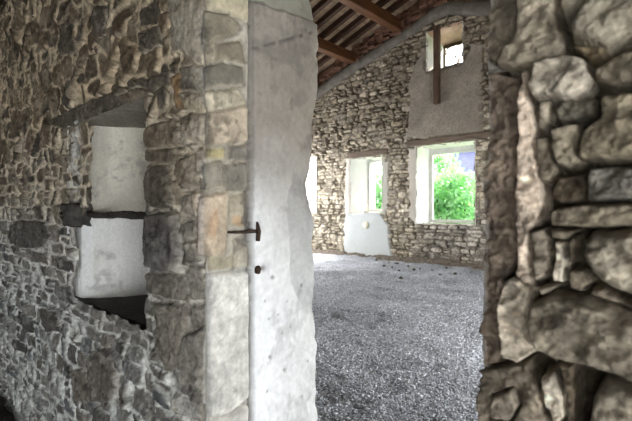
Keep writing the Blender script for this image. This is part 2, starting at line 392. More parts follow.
# cream stones and mortar of the corner, brightened further to imitate frontal light
cr_ = face * sstep(165, 182, PX + 8 * fbm(S * 9, Z * 9, 231, 3)) * (.55 + .45 * sstep(1.05, 1.25, Z)) * sstep(-.5, .1, fbm(S * 6, Z * 8, 233, 4, .6))
C = mixc(C, (.46, .41, .33), cr_ * .42); C = C * (1 + .35 * cr_)[..., None]
# jamb: quoins (outer part)
YG = on_x(250, 209, XL)[0] - D            # where the rebate line runs, seen at px 250
jam = (S >= 0)
rough = .006 * fbm(S * 18, Z * 18, 400, 5, .6)
h = np.where(jam, rough + .004, h)
tone = .40 + .05 * fbm(S * 7, Z * 7, 401, 4)
C = np.where(jam[..., None], np.stack([tone, tone * .97, tone * .90], -1), C)
for i, (pl, c, pr) in enumerate([
    ([(203, -40), (249, -40), (249, 24), (226, 12), (206, 10)], (.44, .405, .33), .010),
    ([(202, 11), (226, 14), (240, 26), (236, 34), (218, 42), (202, 44)], (.23, .215, .18), .018),
    ([(202, 46), (214, 42), (216, 60), (204, 66)], (.36, .33, .28), .006),
    ([(216, 44), (240, 40), (246, 62), (228, 60), (217, 60)], (.20, .18, .15), .008),
    ([(202, 68), (222, 62), (243, 68), (243, 86), (220, 84), (203, 90)], (.19, .18, .162), .014),
    ([(203, 92), (236, 87), (246, 104), (236, 110), (206, 112)], (.52, .485, .41), .012),
    ([(207, 112), (247, 106), (247, 142), (207, 146)], (.42, .37, .315), .014),
    ([(206, 148), (225, 148), (225, 159), (206, 158)], (.42, .38, .24), .004),
    ([(229, 146), (247, 144), (247, 162), (229, 160)], (.24, .23, .215), .008),
    ([(201, 164), (222, 160), (224, 186), (204, 190)], (.25, .24, .215), .010),
    ([(224, 164), (247, 163), (246, 190), (226, 192)], (.22, .21, .195), .012),
    ([(198, 196), (226, 192), (226, 226), (224, 254), (210, 258), (198, 256)], (.50, .43, .36), .020),
    ([(229, 196), (249, 192), (250, 222), (230, 224)], (.36, .335, .29), -.004),
    ([(208, 259), (232, 256), (233, 268), (210, 271)], (.36, .34, .28), .004),
    ([(234, 240), (250, 244), (251, 268), (235, 268)], (.52, .50, .45), .006),
    ([(207, 273), (249, 272), (249, 398), (230, 412), (208, 417)], (.60, .585, .545), .013),
    ([(208, 420), (230, 415), (249, 404), (249, 470), (208, 480)], (.56, .545, .50), .013),
]):
    add_stone(pl, c, pr, .010, .010, .006, 'x', amp=.0045, seed=500 + i * 9, wob=.006, mort=(.40, .38, .33), var=.5)
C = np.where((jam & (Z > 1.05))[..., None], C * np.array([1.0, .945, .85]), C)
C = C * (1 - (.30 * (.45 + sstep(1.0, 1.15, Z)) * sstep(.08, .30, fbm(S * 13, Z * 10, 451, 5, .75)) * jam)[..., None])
def blob(cx, cy, rx, ry, plane='x', soft=.4, seed=0):
    d = np.sqrt(((PX - cx) / rx) ** 2 + ((PY - cy) / ry) ** 2) + .45 * fbm(S * 30, Z * 30, seed, 4)
    return sstep(1, 1 - soft, d) * (jam if plane == 'x' else face)
C = mixc(C, (.45, .30, .19), blob(211, 224, 6, 18, seed=3) * .7)
C = mixc(C, (.44, .30, .18), blob(238, 221, 6, 6, seed=4) * .8)
C = mixc(C, (.13, .115, .10), blob(247, 222, 5, 18, seed=5) * .8)
C = mixc(C, (.20, .18, .155), blob(243, 240, 9, 7, seed=6) * .7)
C = mixc(C, (.17, .16, .15), blob(262, 270, 12, 7, seed=7) * .8)
h = h - .018 * blob(252, 236, 5, 10, seed=8) - .012 * blob(256, 269, 9, 6, seed=9) - .012 * blob(243, 240, 8, 7, seed=10)
# the plaster behind the rebate
Q = S - YG
pla = jam & (Q > 0)
hp = .018 + .0035 * np.abs(fbm(S * 5, Z * 7, 611, 5, .6)) + .004 * fbm(S * 8, Z * 8, 600, 4) + .0018 * fbm(S * 40, Z * 40, 601, 3) + .010 * fbm(S * 1 + 3, Z * 2.3, 640, 2)
grime_shade = sstep(300, 110, PY + 30 * fbm(S * 5, Z * 5, 602, 4))            # upper plaster dirtier, and darkened in colour to imitate light fading upwards
pc = np.stack([.76 - .49 * grime_shade, .77 - .53 * grime_shade, .785 - .575 * grime_shade], -1) * (1 + .16 * fbm(S * 12, Z * 12, 603, 5, .6))[..., None]
stn = sstep(.12, .40, fbm(S * 9, Z * 6, 605, 5, .7)); pc = pc * (1 - .22 * stn)[..., None]; hp = hp - .003 * sstep(.15, .3, fbm(S * 25, Z * 25, 607, 4, .6))
m = sstep(0, .006, Q)
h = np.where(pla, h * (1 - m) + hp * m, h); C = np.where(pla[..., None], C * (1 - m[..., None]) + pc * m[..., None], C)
# groove of the rebate
g = np.exp(-((Q + .004 + .003 * fbm(S * 3, Z * 6, 610)) / .0055) ** 2) * jam
h = h - .022 * g; C = mixc(C, (.30, .285, .26), g * .7)
# a cracked off, greyer and lower patch of older plaster along the far edge
edge = 285 + 3 * fbm(Z * 12, Z * 3, 620, 3) + np.where(PY > 280, (PY - 280) * .55, 0) + np.where(PY < 190, (190 - PY) * .5, 0)
old = sstep(0, 1.5, PX - edge) * sstep(318, 308, PY) * sstep(165, 182, PY) * pla
h = h - .010 * old; C = C * (1 - .30 * old[..., None]) + np.array([.20, .205, .21]) * (.30 * old[..., None])
# horizontal break near the top and the raw stone above the plaster
brk = np.exp(-((PY - (48 - (PX - 255) * .28)) / 1.3) ** 2) * pla * sstep(.35, .6, vnoise(S * 40, Z * 40, 630))
h = h - .010 * brk; C = mixc(C, (.14, .13, .12), brk * .8)
topst = pla * sstep(1.5, -1.5, PY - (2 + (PX - 252) * .36 + 2 * fbm(S * 20, Z * 20, 631)))
h = h - .014 * topst; C = mixc(C, (.25, .235, .20), topst)
for k, (a, b, r) in enumerate([(282, 369, 1.3), (267, 356, 1.5), (279, 332, 1.0), (264, 390, 1.1), (266, 318, .9), (287, 326, .8), (305, 360, .9), (262, 300, .9), (298, 395, .8), (275, 314, .8), (261, 268, 2.5), (270, 277, 1.6), (300, 285, 1.3)]):
    q = np.exp(-(((PX - a) / r) ** 2 + ((PY - b) / (r * 1.3)) ** 2) ** 1.5) * pla
    h = h - .007 * q; C = mixc(C, (.16, .15, .14), q * .8)
# outer edge of the plaster nibbled away
XI = [-40, 0, 15, 40, 75, 95, 120, 140, 165, 185, 205, 225, 245, 262, 290, 320, 345, 375, 421, 470]
OF = [308, 308, 312, 314, 314, 313, 309, 305, 304, 303, 307, 312, 310, 312, 311, 309, 312, 310, 311, 311]
off = (np.interp(PY, XI, OF) - 311.5) / FPX * 1.75
h = h + off * sstep(T - .16, T, S) * .9 * (S < T + .5)
h = h + .006 * fbm(S * 18, Z * 18, 650, 4) * sstep(T - .05, T, S)
back = S > T
C = np.where(back[..., None], np.stack([.36 + .05 * fbm(S * 6, Z * 6, 700)] * 3, -1) * np.array([1, .95, .86]), C)
# niche opening
NU0, NU1, NZ0, NZ1 = 1.635, 2.43, EYE - .475, EYE + .435
U = XL + S; U = -(U)                     # distance left of the camera
nw = .012 * fbm(S * 16, Z * 16, 800, 4)
inn = face & (U > NU0 + nw) & (U < NU1 - .20 * sstep(1.16, 1.30, Z + .02 * fbm(Z * 20, Z * 3, 5)) + nw * 2.5 + .04 * sstep(1.1, .85, Z)) & (Z > NZ0 + nw) & (Z < NZ1 + nw)
dn = np.minimum(np.minimum(U - NU0, NU1 - U), np.minimum(Z - NZ0, NZ1 - Z))
nearn = sstep(-.05, 0, dn) * face
h = h * (1 - .5 * nearn)
sill_lip = face * sstep(.10, 0, NZ0 - Z) * (Z < NZ0) * (U > NU0) * (U < NU1 + .03)
C = mixc(C, (.17, .16, .145), sill_lip * .5)
# white lime splashed around the left edge of the niche
ls = face * sstep(.09, 0, np.abs(U - NU1 - .02)) * sstep(.35, .6, vnoise(S * 22, Z * 22, 810) + .12) * (Z < NZ1 + .03) * (Z > NZ0 - .03)
C = mixc(C, (.62, .60, .54), ls * .75); 
keep = ~(inn[:-1, :-1] | inn[1:, 1:] | inn[1:, :-1] | inn[:-1, 1:])
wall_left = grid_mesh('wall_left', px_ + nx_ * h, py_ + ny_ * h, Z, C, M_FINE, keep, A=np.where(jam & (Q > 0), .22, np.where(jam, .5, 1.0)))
tag(wall_left, kind='structure')

# niche lining: its plan runs back along a splayed plastered cheek
def lining(name, plan, z0, z1, colf, amp=.004, parent=wall_left):
    s = [0]
    for a, b in zip(plan[:-1], plan[1:]): s.append(s[-1] + math.dist(a, b))
    s1 = np.arange(0, s[-1], .007); z1_ = np.arange(z0, z1 + .007, .007); SS, ZZ = np.meshgrid(s1, z1_)
    X = np.interp(SS, s, [p[0] for p in plan]); Y = np.interp(SS, s, [p[1] for p in plan])
    o = amp * fbm(SS * 12, ZZ * 12, 21, 5, .55) + .008 * fbm(SS * 3, ZZ * 3, 25, 2)
    return grid_mesh(name, X + o, Y - o, ZZ, colf(SS, ZZ), M_NEAR, None, parent, A=np.full(X.shape, .3))
def niche_col(s, z):
    up = sstep(1.18, 1.24, z)
    c = np.stack([.80 - .02 * up, .79 - .05 * up, .75 - .12 * up], -1) * (1 + .09 * fbm(s * 7, z * 7, 31, 5, .6))[..., None]
    crack = np.exp(-(np.abs(fbm(s * 6, z * 6, 33, 3)) / .012) ** 2) * sstep(.4, .7, vnoise(s * 4, z * 4, 35)) 
    c = mixc(c, (.46, .43, .35), sstep(.1, .5, fbm(s * 5, z * 3, 39, 4)) * .45)
    fr_ = sstep(.27, .25, s + .01 * fbm(z * 9, s, 47)) * sstep(1.24, 1.18, z); c = mixc(c, (.82, .82, .80), fr_ * .8)
    c = c * (1 - .35 * sstep(.1, .45, fbm(s * 9, z * 9, 48, 5, .65)))[..., None]
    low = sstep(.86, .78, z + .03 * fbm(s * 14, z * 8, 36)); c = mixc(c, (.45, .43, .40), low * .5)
    st = sstep(.62, .75, vnoise(s * 20, z * 20, 37)) * sstep(.25, .0, s - .02) * sstep(1.25, 1.0, z) ; c = mixc(c, (.30, .28, .25), st * .6)
    return c
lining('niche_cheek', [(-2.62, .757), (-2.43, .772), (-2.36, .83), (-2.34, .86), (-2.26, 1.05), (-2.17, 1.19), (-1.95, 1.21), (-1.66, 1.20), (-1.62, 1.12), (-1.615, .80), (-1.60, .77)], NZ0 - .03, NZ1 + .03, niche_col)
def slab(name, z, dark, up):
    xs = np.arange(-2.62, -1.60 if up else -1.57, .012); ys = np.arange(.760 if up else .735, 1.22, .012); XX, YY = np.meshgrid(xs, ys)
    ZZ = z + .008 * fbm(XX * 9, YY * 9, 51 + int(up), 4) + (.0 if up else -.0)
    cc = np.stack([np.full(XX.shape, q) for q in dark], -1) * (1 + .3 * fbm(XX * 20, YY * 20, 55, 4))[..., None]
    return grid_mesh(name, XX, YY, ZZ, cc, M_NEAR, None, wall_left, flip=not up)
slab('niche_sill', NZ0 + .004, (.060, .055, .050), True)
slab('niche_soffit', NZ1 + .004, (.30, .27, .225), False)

# the old shelf board across the niche
sh = MB().box((-2.375, .775, 1.208), (-1.632, .835, 1.235), .009, (26, 4, 2), 5)
tag(sh.build('shelf_board', M_DARKWOOD, bevel=.003), 'dark rough wooden board spanning the whitewashed wall niche at mid height', 'shelf')
wedge = MB().box((-2.50, .70, 1.175), (-2.38, .80, 1.27), .032, (7, 6, 6), 9)
o = wedge.build('stone_wedge', solid('sooty_stone', (.035, .032, .028), (.10, .092, .08), .9, 14), smooth=True)
tag(o, 'sooty black stone jammed under the left end of the niche board', 'stone')

# iron pintles in the jamb
def pintle(px, py, full, label):
    y, z = on_x(px, py, XL); t = empty('hinge_pin', (XL, y, z)); tag(t, label, 'hinge', 'iron hinge pins in the door jamb')
    m = MB()
    if full:
        m.tube([(-.02, -.115, .0), (.012, -.112, .0), (.018, -.104, .0), (.018, -.06, -.001), (.018, 0, .0)], [.004, .0045, .0045, .0055, .007], 8)
        m.build('hook', M_IRON, t, True)
        p = MB().tube([(.022, .0, -.035), (.024, .002, .0), (.022, .0, .022), (.02, -.002, .034)], [.008, .009, .006, .003], 10)
        p.build('pin', M_IRON, t, True)
    else:
        m.tube([(-.02, .02, .0), (.012, .004, .0), (.026, -.002, .002)], [.008, .008, .010], 8); m.build('shank', M_IRON, t, True)
        p = MB().tube([(.022, -.002, -.012), (.026, -.002, .004), (.026, -.002, .014)], [.010, .013, .007], 10); p.build('pin', M_IRON, t, True)
    return t
pintle(254, 231, True, 'rusty iron hinge pin with a long thin rod on the door jamb')
pintle(254, 269, False, 'short stub of iron hinge pin, lower one on the door jamb')

# ------------------------------------------------------------------ the near pier on the right
def path_right(s):
    r = .012; x = np.where(s > 0, XR + s, XR); y = np.where(s > 0, D, D - s)
    a = np.clip((s + r) / (2 * r), 0, 1) * math.pi / 2; nx = -np.cos(a); ny = -np.sin(a)
    b = np.clip((-s - (T - r)) / (2 * r), 0, 1) * math.pi / 2
    nx = np.where(s < -T + 2 * r, -np.cos(b), nx); ny = np.where(s < -T + 2 * r, np.sin(b), ny)
    x = np.where(s < -T, XR + (-s - T), x); y = np.where(s < -T, D + T, y)
    return x, y, nx, ny
S1 = np.unique(np.round(np.concatenate([np.arange(-3.0, -.55, .08), np.arange(-.55, -.03, .02), np.arange(-.03, .33, .0022), np.arange(.33, .8, .006), np.arange(.8, 2.9, .06)]), 5))
Z1 = np.unique(np.round(np.concatenate([np.arange(NEAR_FLOOR - .1, .4, .02), np.arange(.4, .78, .007), np.arange(.78, 1.72, .0025), np.arange(1.72, 2.3, .007), np.arange(2.3, 3.0, .02)]), 5))
S, Z = np.meshgrid(S1, Z1); px_, py_, nx_, ny_ = path_right(S); PX, PY = proj(px_, py_, Z)
XL_save = XL; XL = XR
cells = rubble_cells(.0, 2.9, NEAR_FLOOR - .1, 3.0, .06, .14, .09, .22, 21)
h, C = masonry(S1, Z1, S, Z, cells, 31, .004, .014, .034, .020, warp=.02, cols=[(.34, .31, .26), (.42, .385, .33), (.26, .235, .195), (.50, .46, .40)], mortar=(.12, .105, .088), face=.012, ff=24)
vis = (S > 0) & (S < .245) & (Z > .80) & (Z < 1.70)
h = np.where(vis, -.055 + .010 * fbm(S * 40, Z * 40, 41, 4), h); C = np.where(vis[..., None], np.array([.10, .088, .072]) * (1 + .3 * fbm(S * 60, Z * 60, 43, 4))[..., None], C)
BR = (.235, .205, .172); PK = (.82, .72, .64)
near = [
    ([(480, -30), (519, -30), (517, 21), (514, 39), (500, 56), (492, 68), (480, 68)], (.25, .225, .19), .004, .02),
    ([(480, 72), (500, 72), (519, 74), (518, 126), (517, 190), (515, 240), (516, 262), (503, 280), (499, 312), (503, 345), (500, 366), (480, 366)], (.24, .20, .17), .002, .012),
    ([(523, 0), (560, 0), (558, 16), (565, 34), (563, 47), (556, 55), (540, 61), (524, 67), (506, 70), (493, 67), (500, 56), (514, 39), (517, 21), (518, -30), (560, -30)], (.42, .385, .325), .026, .02),
    ([(529, 70), (528, 100), (532, 103), (536, 126), (535, 152), (541, 186), (542, 210), (530, 229), (527, 249), (530, 273), (531, 289), (528, 300), (514, 280), (518, 257), (516, 238), (516, 221), (515, 186), (519, 157), (519, 126), (519, 103), (523, 72)], PK, .012, .008),
    ([(514, 274), (531, 289), (529, 310), (530, 336), (535, 352), (519, 362), (505, 358), (503, 336), (499, 312), (503, 284)], (.85, .79, .70), .014, .008),
    ([(531, 81), (536, 63), (566, 56), (584, 59), (588, 70), (593, 76), (584, 89), (569, 100), (553, 100), (540, 104), (532, 94)], (.66, .62, .56), .028, .012),
    ([(570, 29), (577, 16), (587, 5), (603, -12), (650, -25), (650, 22), (621, 34), (605, 47), (584, 48), (571, 42)], (.40, .38, .325), .04, .035),
    ([(561, 8), (566, -20), (602, -20), (592, 2), (584, 7), (571, 18), (565, 22)], (.40, .375, .32), .02, .012),
    ([(571, 44), (605, 49), (603, 57), (590, 60), (583, 56)], (.36, .30, .21), .008, .008),
    ([(595, 70), (608, 57), (650, 50), (650, 90), (610, 86), (594, 80)], (.27, .245, .20), .016, .015),
    ([(599, 100), (605, 94), (650, 90), (650, 160), (600, 161), (579, 160), (577, 152), (580, 131), (592, 121), (598, 118)], (.37, .335, .265), .024, .02),
    ([(553, 110), (560, 102), (595, 97), (595, 116), (580, 121), (558, 122)], (.17, .16, .14), .004, .012),
    ([(551, 129), (566, 125), (579, 122), (579, 134), (575, 150), (577, 163), (566, 169), (557, 165), (551, 152)], (.31, .285, .235), .014, .012),
    ([(536, 139), (548, 137), (552, 155), (556, 170), (548, 181), (541, 181), (536, 163)], (.29, .26, .215), .010, .010),
    ([(538, 100), (549, 102), (547, 123), (541, 134), (536, 123)], (.38, .35, .30), .008, .008),
    ([(586, 176), (590, 168), (650, 165), (650, 200), (587, 200)], (.22, .215, .205), .016, .014),
    ([(557, 176), (584, 173), (584, 200), (558, 204), (546, 196)], (.16, .135, .105), .002, .012),
    ([(549, 210), (564, 206), (592, 204), (650, 203), (650, 226), (592, 227), (566, 226), (553, 225)], (.31, .28, .23), .018, .012),
    ([(584, 239), (592, 230), (650, 229), (650, 302), (611, 286), (592, 273), (582, 255)], (.50, .47, .41), .034, .03),
    ([(556, 242), (565, 242), (566, 283), (554, 281)], (.85, .81, .73), .012, .007),
    ([(532, 231), (545, 226), (549, 239), (547, 249), (549, 270), (543, 278), (535, 283), (531, 252)], (.34, .31, .27), .012, .010),
    ([(551, 229), (576, 229), (567, 239), (553, 238)], (.33, .30, .25), .010, .008),
    ([(570, 244), (578, 234), (580, 242), (577, 257), (570, 265)], (.33, .29, .235), .010, .006),
    ([(569, 270), (582, 269), (588, 283), (582, 292), (569, 289)], (.32, .285, .235), .010, .008),
    ([(537, 288), (548, 285), (556, 287), (543, 296)], (.44, .41, .36), .010, .006),
    ([(592, 288), (604, 290), (618, 300), (650, 310), (650, 315), (605, 299), (590, 294)], (.28, .25, .21), .006, .006),
    ([(530, 302), (553, 292), (584, 296), (605, 303), (650, 320), (650, 386), (611, 374), (584, 365), (558, 358), (537, 349), (527, 333), (527, 310)], (.33, .305, .26), .036, .035),
    ([(540, 378), (551, 373), (564, 396), (565, 415), (555, 428), (543, 401)], (.85, .80, .72), .014, .012),
    ([(556, 366), (572, 368), (577, 395), (574, 440), (567, 440), (566, 396)], (.22, .19, .15), .004, .010),
    ([(591, 401), (608, 380), (650, 390), (650, 450), (582, 450)], (.36, .335, .29), .022, .02),
    ([(500, 366), (527, 362), (537, 378), (543, 410), (550, 450), (480, 450), (480, 368)], (.29, .26, .22), .008, .012),
    ([(495, 395), (512, 388), (520, 404), (512, 421), (496, 418)], (.36, .33, .29), .018, .010),
]
for i, (pl, c, pr, rd) in enumerate(near):
    add_stone(pl, c, pr, rd * .5, .055, .002, 'y', amp=.015, f=34, seed=900 + i * 5, wob=.005, var=.8, grow=.0012)
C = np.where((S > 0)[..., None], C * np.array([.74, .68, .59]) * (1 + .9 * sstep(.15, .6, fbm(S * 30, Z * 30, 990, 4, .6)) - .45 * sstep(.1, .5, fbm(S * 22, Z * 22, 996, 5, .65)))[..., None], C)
XL = XL_save
jmb = S < 0
h = np.where(jmb, .006 * fbm(S * 12, Z * 12, 45, 4), h); C = np.where(jmb[..., None], np.array([.36, .33, .29]) * (1 + .15 * fbm(S * 9, Z * 9, 46))[..., None], C)
h = h + (.006 * fbm(S * 3, Z * 14, 47, 4)) * sstep(.05, 0, np.abs(S))
edge = np.interp(PY, [-30, 0, 60, 100, 150, 200, 260, 300, 350, 390, 421, 470], [489, 489, 487, 489, 487, 486, 485, 484, 482, 484, 481, 480])
px_ = px_ + (edge - 485.5) / FPX * .8 * 1.25 * sstep(.06, 0, np.abs(S)) * (Z > .6) * (Z < 2)
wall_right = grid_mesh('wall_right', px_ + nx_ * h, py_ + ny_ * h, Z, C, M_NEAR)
tag(wall_right, kind='structure')
# masonry over the doorway
ov = MB().box((XL - .2, D + .012, EYE + .98), (XR + .2, D + T - .012, 3.0), .012, (14, 6, 12), 3)
tag(ov.build('wall_above_doorway', M_DARKROOM, None, True), kind='structure')

# ------------------------------------------------------------------ the far gable wall
FY, TH = 8.8, 0.6
S1 = np.unique(np.round(np.concatenate([np.arange(-10.0, -9.4, .05), np.arange(-9.4, -3.2, .02), np.arange(-3.2, 1.11, .07)]), 5))
Z1 = np.unique(np.round(np.arange(-.1, 6.15, .021), 5))
S, Z = np.meshgrid(S1, Z1); PX, PY = proj(S, np.full(S.shape, FY), Z)
cells = rubble_cells(-10, -3.2, -.1, 6.2, .05, .125, .12, .38, 51)
cells += rubble_cells(-3.0, 1.2, -.1, 6.2, .2, .3, .3, .5, 52)
h, C = masonry(S1, Z1, S, Z, cells, 61, .006, .009, .060, .018, warp=.028, wf=5, cols=[(.52, .46, .365), (.44, .39, .31), (.60, .54, .435), (.36, .32, .26), (.48, .42, .32)],
               mortar=(.26, .225, .175), mortar_amp=.014, face=.012, ff=12)
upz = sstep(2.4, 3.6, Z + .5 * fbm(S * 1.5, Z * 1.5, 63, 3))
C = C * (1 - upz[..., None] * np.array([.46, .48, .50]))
rgt = sstep(-5.6, -4.6, S) * sstep(1.6, .8, Z); C = C * (1 - rgt[..., None] * np.array([.22, .19, .12]))
def wpoly(pts): return [on_y(a, b, FY) for a, b in pts]
RO = np.ones(S.shape)
def patch(pts, col, hh, wob=.07, f=3.0, seed=0, soft=.03, var=.12):
    global h, C, RO
    d = poly_sdf(wpoly(pts), S + wob * fbm(S * f, Z * f, seed, 4, .6), Z + wob * fbm(S * f, Z * f, seed + 9, 4, .6))
    m = sstep(soft, -soft, d); RO = RO * (1 - m * (.5 if var > .3 else .88)); h = h * (1 - m) + (hh + .008 * fbm(S * 4, Z * 4, seed + 3, 4)) * m
    C = mixc(C, np.array(col) * (1 + var * fbm(S * 3, Z * 3, seed + 5, 5, .6))[..., None] if False else np.array(col), m)
    C = C * (1 + m[..., None] * var * fbm(S * 3, Z * 3, seed + 5, 5, .6)[..., None])
GP = (.23, .205, .17)
patch([(425, 46), (426, 74), (440, 70), (463, 62), (470, 45), (481, 42), (482, 100), (481, 134), (404, 141), (408, 120), (410, 95), (411, 72)], GP, .012, .12, 3, 71, .03, .45)
# smooth white plaster below the narrow window and around it
patch([(346, 212), (380, 212), (389, 226), (390, 246), (393, 257), (345, 254), (344, 230)], (.50, .525, .525), .030, .05, 4, 81, .02, .04)
patch([(346, 158), (353, 158), (353, 214), (345, 212)], (.60, .57, .51), .012, .04, 5, 83)
patch([(380, 158), (389, 162), (388, 200), (385, 213), (379, 213)], (.50, .48, .43), .008, .05, 5, 84)
patch([(408, 148), (418, 146), (418, 226), (410, 220)], (.52, .48, .42), .006, .08, 6, 85)
# dark open seam in the stonework at the right
seam = np.exp(-((PX - 481 - 1.5 * fbm(S * 3, Z * 3, 87)) / 2.2) ** 2) * sstep(.35, .6, vnoise(S * 3, Z * 7, 88)) * (PY < 140)
h = h - .06 * seam
WIN = {  # right u, left u, bottom, top (z), outer right u, outer left u
    'w3': (3.68, 5.06, EYE - .34, EYE + 1.46, 3.62, 4.93),
    'w2': (6.03, 7.03, EYE - .09, EYE + 1.33, 5.90, 6.64),
    'w1': (8.29, 9.25, EYE - .10, EYE + 1.49, 8.30, 9.05),
    'w4': (3.95, 4.78, EYE + 3.17, EYE + 4.04, 3.92, 4.66)}
kill = np.zeros(S.shape, bool)
for k, (a, b, c, d, _, _) in WIN.items():
    wv = .03 * fbm(S * 9, Z * 9, 95, 3)
    e = np.minimum(np.minimum(-S - a, b + S), np.minimum(Z - c, d - Z)) - .012
    kill |= (e + wv) > 0
    n_ = sstep(-.10, .0, e); h = h * (1 - n_ * .8)
def rooftop(u): return EYE + 4.66 - .317 * np.abs(u - 4.4)
Zc = np.minimum(Z, rooftop(-S) + .10)
keep = ~(kill[:-1, :-1] | kill[1:, 1:] | kill[1:, :-1] | kill[:-1, 1:]) & (Zc[1:, 1:] - Zc[:-1, :-1] > 1e-4)
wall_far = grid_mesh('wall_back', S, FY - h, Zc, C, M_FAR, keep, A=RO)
tag(wall_far, kind='structure')
# outer skin of the gable
m = MB()
rects = sorted([(-v[5], -v[4], v[2], v[3]) if k != 'w4' else (-v[5], -v[4], EYE + 3.34, EYE + 3.86) for k, v in WIN.items()])
def skin(y):
    xs = sorted(set([-10.0, 1.1] + [r[0] for r in rects] + [r[1] for r in rects] + [-4.4]))
    for x0, x1 in zip(xs[:-1], xs[1:]):
        hl = sorted([(r[2], r[3]) for r in rects if r[0] <= x0 + 1e-6 and r[1] >= x1 - 1e-6]); z = -.3
        for a, b in hl + [(None, None)]:
            tl, tr = (a, a) if a is not None else (float(rooftop(-x0)) + .1, float(rooftop(-x1)) + .1)
            n = len(m.v); m.v += [Vector((x0, y, z)), Vector((x1, y, z)), Vector((x1, y, tr)), Vector((x0, y, tl))]; m.f.append([n + 3, n + 2, n + 1, n]); z = b
skin(FY + TH); m.build('outer_face', M_CONC, wall_far)
# reveals of the four openings
M_REV = solid('limewashed_reveal', (.74, .74, .72), (.86, .86, .84), .9, 5, (1, 1, 1), .6, .01)
M_REVD = solid('rough_reveal_stone', (.30, .27, .225), (.52, .48, .41), .9, 7, (1, 1, 1), .9, .02)
def reveal(k, idx, side=M_REV, top=M_REV, sill=M_REVD):
    a, b, c, d, oa, ob = WIN[k]; y0, y1 = FY - .015, FY + TH; co_, do_ = (c, d) if k != 'w4' else (EYE + 3.34, EYE + 3.86)
    fr = bpy.data.objects.new('window_%d' % idx, None)
    mm = MB()
    def panel(p, q, r, s, mat, nm, seed):
        g = MB(); nu, nv = 14, 14
        for j in range(nv + 1):
            for i in range(nu + 1):
                u_, v_ = i / nu, j / nv
                P = Vector(p) * (1 - u_) * (1 - v_) + Vector(q) * u_ * (1 - v_) + Vector(r) * u_ * v_ + Vector(s) * (1 - u_) * v_
                w = .012 * (0 if i in (0,) else 1)
                P += Vector([w * mnoise.noise(P * 7 + Vector((seed, ax * 5, 0))) for ax in range(3)])
                g.v.append(P)
        for j in range(nv):
            for i in range(nu): n = j * (nu + 1) + i; g.f.append([n, n + 1, n + nu + 2, n + nu + 1])
        return g.build(nm, mat, wall_far, True)
    e = .02
    panel((-b - e, y0, c - e), (-ob, y1, co_), (-ob, y1, do_), (-b - e, y0, d + e), side, 'window_reveal', 1)
    panel((-a + e, y0, c - e), (-oa, y1, co_), (-oa, y1, do_), (-a + e, y0, d + e), side, 'window_reveal', 2)
    panel((-b - e, y0, d + e), (-ob, y1, do_), (-oa, y1, do_), (-a + e, y0, d + e), top, 'window_soffit', 3)
    panel((-b - e, y0, c - e), (-ob, y1, co_), (-oa, y1, co_), (-a + e, y0, c - e), sill, 'window_sill', 4)
reveal('w1', 1); reveal('w2', 2); reveal('w3', 3); reveal('w4', 4, top=solid('pale_brick_soffit', (.42, .27, .20), (.62, .45, .36), .9, 6))
def frame(idx, u0, u1, z0, z1, y, w, mat, mull=None, head=0):
    m = MB(); d = .06
    m.box((-u1, y, z0), (-u1 + w, y + d, z1)); m.box((-u0 - w, y, z0), (-u0, y + d, z1))
    m.box((-u1 + w, y, z1 - w - head), (-u0 - w, y + d, z1)); m.box((-u1 + w, y, z0), (-u0 - w, y + d, z0 + w))
    if mull: m.box((-mull - w * .5, y, z0 + w), (-mull + w * .5, y + d, z1 - w - head))
    return tag(m.build('window_%d' % idx, mat, bevel=.005), kind='structure')
frame(1, 8.32, 9.06, EYE - .08, EYE + 1.46, FY + .42, .05, M_WHITE)
frame(2, 5.93, 6.76, EYE - .07, EYE + 1.31, FY + .40, .07, M_WHITE)
frame(3, 3.64, 4.95, EYE - .32, EYE + 1.44, FY + .44, .07, M_WHITE, None, .08)
frame(4, 3.93, 4.64, EYE + 3.32, EYE + 3.86, FY + .50, .04, M_OLDWOOD, None, .03)

# timber lintels, post, ring beam
def thing_box(name, lo, hi, rough, seg, mat, label, cat, seed=0, group=None, bev=.008):
    return tag(MB().box(lo, hi, rough, seg, seed).build(name, mat, None, True if rough > .006 else False, bev), label, cat, group)
thing_box('wooden_lintel', (-5.28, FY - .07, EYE + 1.475), (-3.1, FY + .25, EYE + 1.60), .012, (24, 4, 3), M_LINTEL, 'long weathered timber lintel over the large window with greenery behind', 'lintel', 3, 'timber lintels in the back wall')
thing_box('wooden_lintel', (-7.12, FY - .05, EYE + 1.345), (-5.85, FY + .25, EYE + 1.50), .014, (16, 4, 3), M_LINTEL, 'short dark timber lintel over the narrow white window', 'lintel', 4, 'timber lintels in the back wall')
thing_box('wooden_post', (-4.57, FY - .125, EYE + 2.36), (-4.44, FY - .012, EYE + 4.10), .003, (3, 2, 30), M_OLDWOOD, 'dark upright timber post hanging in front of the small attic window', 'post', 5, bev=.006)
bandpts = [(9.98, 2.62, .16), (8.24, 3.29, .165), (7.3, 3.62, .15), (6.7, 3.79, .13), (6.2, 3.93, .13), (5.5, 4.12, .12), (5.1, 4.23, .12), (4.8, 4.36, .14), (4.55, 4.45, .15), (4.3, 4.47, .17), (3.9, 4.33, .17), (3.4, 4.17, .17), (1.0, 3.42, .17), (-1.0, 2.79, .17)]
g = MB(); us = np.arange(-1.0, 9.98, .08); nn = 14
bu = [p[0] for p in bandpts][::-1]; bz = [p[1] for p in bandpts][::-1]; bt = [p[2] for p in bandpts][::-1]
